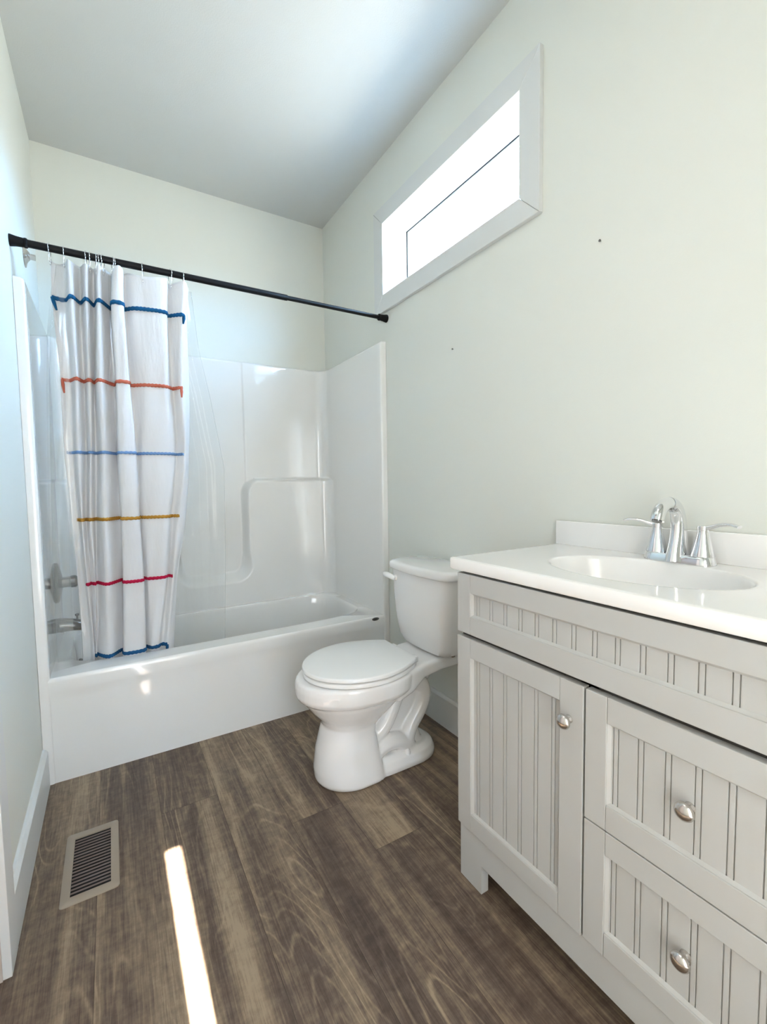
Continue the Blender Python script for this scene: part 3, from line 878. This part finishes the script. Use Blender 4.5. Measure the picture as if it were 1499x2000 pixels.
BEADS = [.861 - .0473*k for k in range(16)]
def beaded_front(y0, y1, z0, z1, py0, py1, pz0, pz1, full_stiles=True):
    """frame-and-panel front: stiles, rails and a set-back beadboard field with pairs of fine grooves"""
    bm = bmesh.new(); th = .019; b = .0013
    box(bm, XD, XD + th, py1 + .0007, y1, z0, z1, b); box(bm, XD, XD + th, y0, py0 - .0007, z0, z1, b)
    box(bm, XD, XD + th, py0, py1, pz1, z1, b); box(bm, XD, XD + th, py0, py1, z0, pz0, b)
    # field section across y with grooves
    xs = XD + .0085
    cuts = sorted(c for bd in BEADS for c in (bd - .0049, bd + .0049) if py0 + .003 < c < py1 - .003)
    sec = [(py0, xs)]
    for c in cuts: sec += [(c - .0013, xs), (c - .0009, xs + .0032), (c + .0009, xs + .0032), (c + .0013, xs)]
    sec.append((py1, xs))
    loft(bm, [[(x, y, z) for y, x in sec] for z in (pz0 - .001, pz1 + .001)], False, False, closed=False)
    box(bm, xs + .004, XD + th - .001, py0 - .002, py1 + .002, pz0 - .002, pz1 + .002)
    # sloped inner sticking of the frame
    e = .0055
    q = lambda x, g: [(x, py0 + g, pz0 + g), (x, py1 - g, pz0 + g), (x, py1 - g, pz1 - g), (x, py0 + g, pz1 - g)]
    loft(bm, [q(XD + .0030, -.0006), q(xs - .0001, e)], False, False)
    return bm
fr = link('false_front', beaded_front(VY0 + .0145, VY1, .7055, .8665, .235, .882, .754, .817), MT['cabinet'], van, smooth=0)
dr = link('door', beaded_front(.5475, .9335, .1572, .6935, .604, .882, .206, .6425), MT['cabinet'], van, smooth=0)
du = link('drawer', beaded_front(.1865, .5425, .4235, .6925, .207, .4965, .475, .6405), MT['cabinet'], van, smooth=0)
dl = link('drawer', beaded_front(.1865, .5425, .1605, .4205, .207, .4965, .209, .3725), MT['cabinet'], van, smooth=0)
du['label'] = 'upper beadboard drawer'; dl['label'] = 'lower beadboard drawer'
def knob(y, z, parent):
    bm = bmesh.new()
    pr = [(.0012, -.0005), (.0090, -.0005), (.0088, .002), (.0065, .005), (.0055, .010), (.0070, .0135), (.0125, .0150), (.0158, .0180), (.0160, .0205), (.0140, .0245), (.0100, .0275), (.0050, .0292), (.0005, .0297)]
    lathe(bm, [(r, -h) for r, h in pr], (XD if parent is dr else XD + .0085, y, z), 'x', 36)
    link('knob', bm, MT['nickel'], parent, smooth=60)
knob(.580, .6125, dr); knob(.3525, .560, du); knob(.3525, .294, dl)

# ---- cultured marble top with moulded bowl
CY0, CY1, CX0 = 0.165, 0.960, 0.7953
CZ = 0.9055
top = thing('sink_counter', 'white vanity top with moulded oval sink and backsplash on grey cabinet', 'countertop', (1.03, 0.56, ZCB))
bm = bmesh.new()
scx, scy, sax, say = 1.026, 0.566, 0.150, 0.212
x0, x1, y0, y1 = CX0, XR - .0025, CY0, CY1
N_ = 144
angs = [2*PI*k/N_ for k in range(N_)]
g = .006
for px, py in ((x0+g, y0+g), (x1, y0+g), (x1, y1-g), (x0+g, y1-g)):
    a = math.atan2(py - scy, px - scx) % (2*PI)
    i = min(range(N_), key=lambda q: abs((angs[q] - a + PI) % (2*PI) - PI)); angs[i] = a
def outer(a, g):
    dx, dy = math.cos(a), math.sin(a); ts_ = []
    if abs(dx) > 1e-9: ts_.append(((x1 if dx > 0 else x0 + g) - scx)/dx)
    if abs(dy) > 1e-9: ts_.append(((y1 - g if dy > 0 else y0 + g) - scy)/dy)
    q = min(v for v in ts_ if v > 0); return scx + dx*q, scy + dy*q
def ell(a, s, s2=None):
    s2 = s if s2 is None else s2
    r = ((math.cos(a)/(sax*s))**2 + (math.sin(a)/(say*s2))**2)**-.5
    return scx + math.cos(a)*r, scy + math.sin(a)*r
rings = [[(*outer(a, .003), ZCB) for a in angs], [(*outer(a, 0), ZCB + .004) for a in angs], [(*outer(a, 0), CZ - .006) for a in angs], [(*outer(a, .0018), CZ - .0018) for a in angs], [(*outer(a, .006), CZ) for a in angs], [(*outer(a, .011), CZ) for a in angs]]
for s, dz in ((1.07, 0), (1.03, 0), (1.012, -.0006), (1.0, -.003), (.988, -.008), (.965, -.022), (.93, -.045), (.87, -.072), (.78, -.097), (.66, -.116), (.5, -.128), (.3, -.135), (.12, -.137)):
    rings.append([(*ell(a, s), CZ + dz) for a in angs])
loft(bm, rings, False, True)
link('countertop', bm, MT['marble'], top, smooth=40)
bm = bmesh.new(); box(bm, XR - .0225, XR - .0025, CY0, CY1, CZ - .001, .982, .003, 3)
link('backsplash', bm, MT['marble'], top, smooth=40)
bm = bmesh.new(); lathe(bm, [(.001, .001), (.026, .001), (.027, .003), (.024, .0045), (.018, .003), (.001, .002)], (scx, scy, CZ - .137), 'z', 32)
link('drain', bm, MT['chrome'], top)

# ---- faucet
FX, FY = 1.203, 0.566
fau = thing('sink_faucet', 'polished chrome centerset faucet with high arc spout and two lever handles behind sink', 'faucet', (FX, FY, CZ))
bm = bmesh.new()
def stad(hx, hy, z, n=14):
    pts = []
    for k in range(n + 1):
        a = PI*k/n; pts.append((FX + hx*math.cos(a), FY + hy - hx + hx*math.sin(a), z))
    for k in range(n + 1):
        a = PI + PI*k/n; pts.append((FX + hx*math.cos(a), FY - hy + hx + hx*math.sin(a), z))
    return pts
loft(bm, [stad(.0290, .0815, CZ), stad(.0290, .0815, CZ + .002), stad(.0255, .0765, CZ + .019), stad(.0235, .0745, CZ + .021)])
link('base_plate', bm, MT['chrome'], fau, smooth=40)
bm = bmesh.new()
ctl = [(1.199, .909, .040, .0245), (1.200, .935, .034, .0205), (1.2015, .965, .027, .0180), (1.199, 1.000, .0215, .0165), (1.189, 1.030, .0185, .0160), (1.170, 1.0475, .0165, .0158), (1.147, 1.0525, .0155, .0155), (1.124, 1.0465, .0150, .0152), (1.107, 1.033, .0148, .0150), (1.098, 1.013, .0145, .0148)]
cc = catmull(ctl, 6)
sweep(bm, [(x, FY, z) for x, z, a, b in cc], [(b, a) for x, z, a, b in cc], 28, up=(-1, 0, 0.001))
link('spout', bm, MT['chrome'], fau, smooth=60)
bm = bmesh.new(); d = (Vector((1.098, FY, 1.013)) - Vector((1.1005, FY, 1.019))).normalized()
sweep(bm, [Vector((1.098, FY, 1.013)) - d*.002, Vector((1.098, FY, 1.013)) + d*.0025], .0105, 24, up=(-1, 0, 0))
link('aerator', bm, MT['steel'], fau)
for sy in (-1, 1):
    y = FY + sy*.0525
    bm = bmesh.new()
    lathe(bm, [(.001, .0205), (.0255, .0205), (.0255, .0225), (.0235, .030), (.0190, .046), (.0150, .062), (.0120, .076), (.0118, .082), (.0128, .0885), (.0122, .0925), (.001, .094)], (FX, y, CZ), 'z', 36)
    h_ = link('handle', bm, MT['chrome'], fau, smooth=50)
    bm = bmesh.new()
    pts = catmull([(FX, y - sy*.004, CZ + .086), (FX - .003, y + sy*.016, CZ + .091), (FX - .008, y + sy*.040, CZ + .0985), (FX - .013, y + sy*.062, CZ + .1005), (FX - .016, y + sy*.078, CZ + .096)], 5)
    nn = len(pts)
    sweep(bm, pts, [(.0075 + .0012*k/nn, .0068 - .0030*min(1, k/nn*1.4)) for k in range(nn)], 16)
    link('lever', bm, MT['chrome'], h_, smooth=60)

# ================================================================== FLOOR VENT
vx0, vx1, vy0, vy1 = -.166, -.026, 1.403, 1.697
ven = thing('floor_vent', 'taupe metal floor register with dark louvres in the plank floor', 'floor vent', ((vx0+vx1)/2, (vy0+vy1)/2, 0))
ix0, ix1, iy0_, iy1_ = -.1435, -.0475, 1.430, 1.668
bm = bmesh.new()
def vr(z, g): return [(x, y, z) for x, y in rrect(vx0 + g, vx1 - g, vy0 + g, vy1 - g, .010, 4)]
def vi(z): return [(x, y, z) for x, y in rrect(ix0, ix1, iy0_, iy1_, .001, 4)]
vrr = loft(bm, [vi(.0004), vr(.0004, 0), vr(.0026, .0004), vr(.0042, .003), vi(.0046), vi(.0004)], False, False)
link('frame', bm, MT['vent'], ven, smooth=40)
bm = bmesh.new(); box(bm, ix0 - .001, ix1 + .001, iy0_ - .001, iy1_ + .001, .0003, .0008)  # black plate on the floor painting the shade inside the duct
link('duct_shade_plate', bm, MT['dark'], ven, smooth=0)
bm = bmesh.new()
ns = 18
for k in range(1, ns):
    y = iy0_ + (iy1_ - iy0_)*k/ns
    q = [(y - .0012, .0012), (y - .0004, .0009), (y + .0018, .0040), (y + .0008, .0043)]
    loft(bm, [[(x, a, b) for a, b in q] for x in (ix0 - .0005, ix1 + .0005)])
link('louvres', bm, MT['slat'], ven, smooth=0)

# ================================================================== SCREWS LEFT IN THE WINDOW WALL
for (y, z), lab in (((.830, 1.813), 'tiny metal screw in the wall above the sink, right of the window trim'), ((1.496, 1.673), 'tiny metal screw in the wall above the toilet, below the window')):
    bm = bmesh.new(); lathe(bm, [(.0016, .002), (.0016, -.004), (.0036, -.005), (.0036, -.0065), (.0022, -.0075), (.0006, -.006)], (XR, y, z), 'x', 16)
    tag(link('wall_screw', bm, MT['steel'], smooth=40), lab, 'screw')
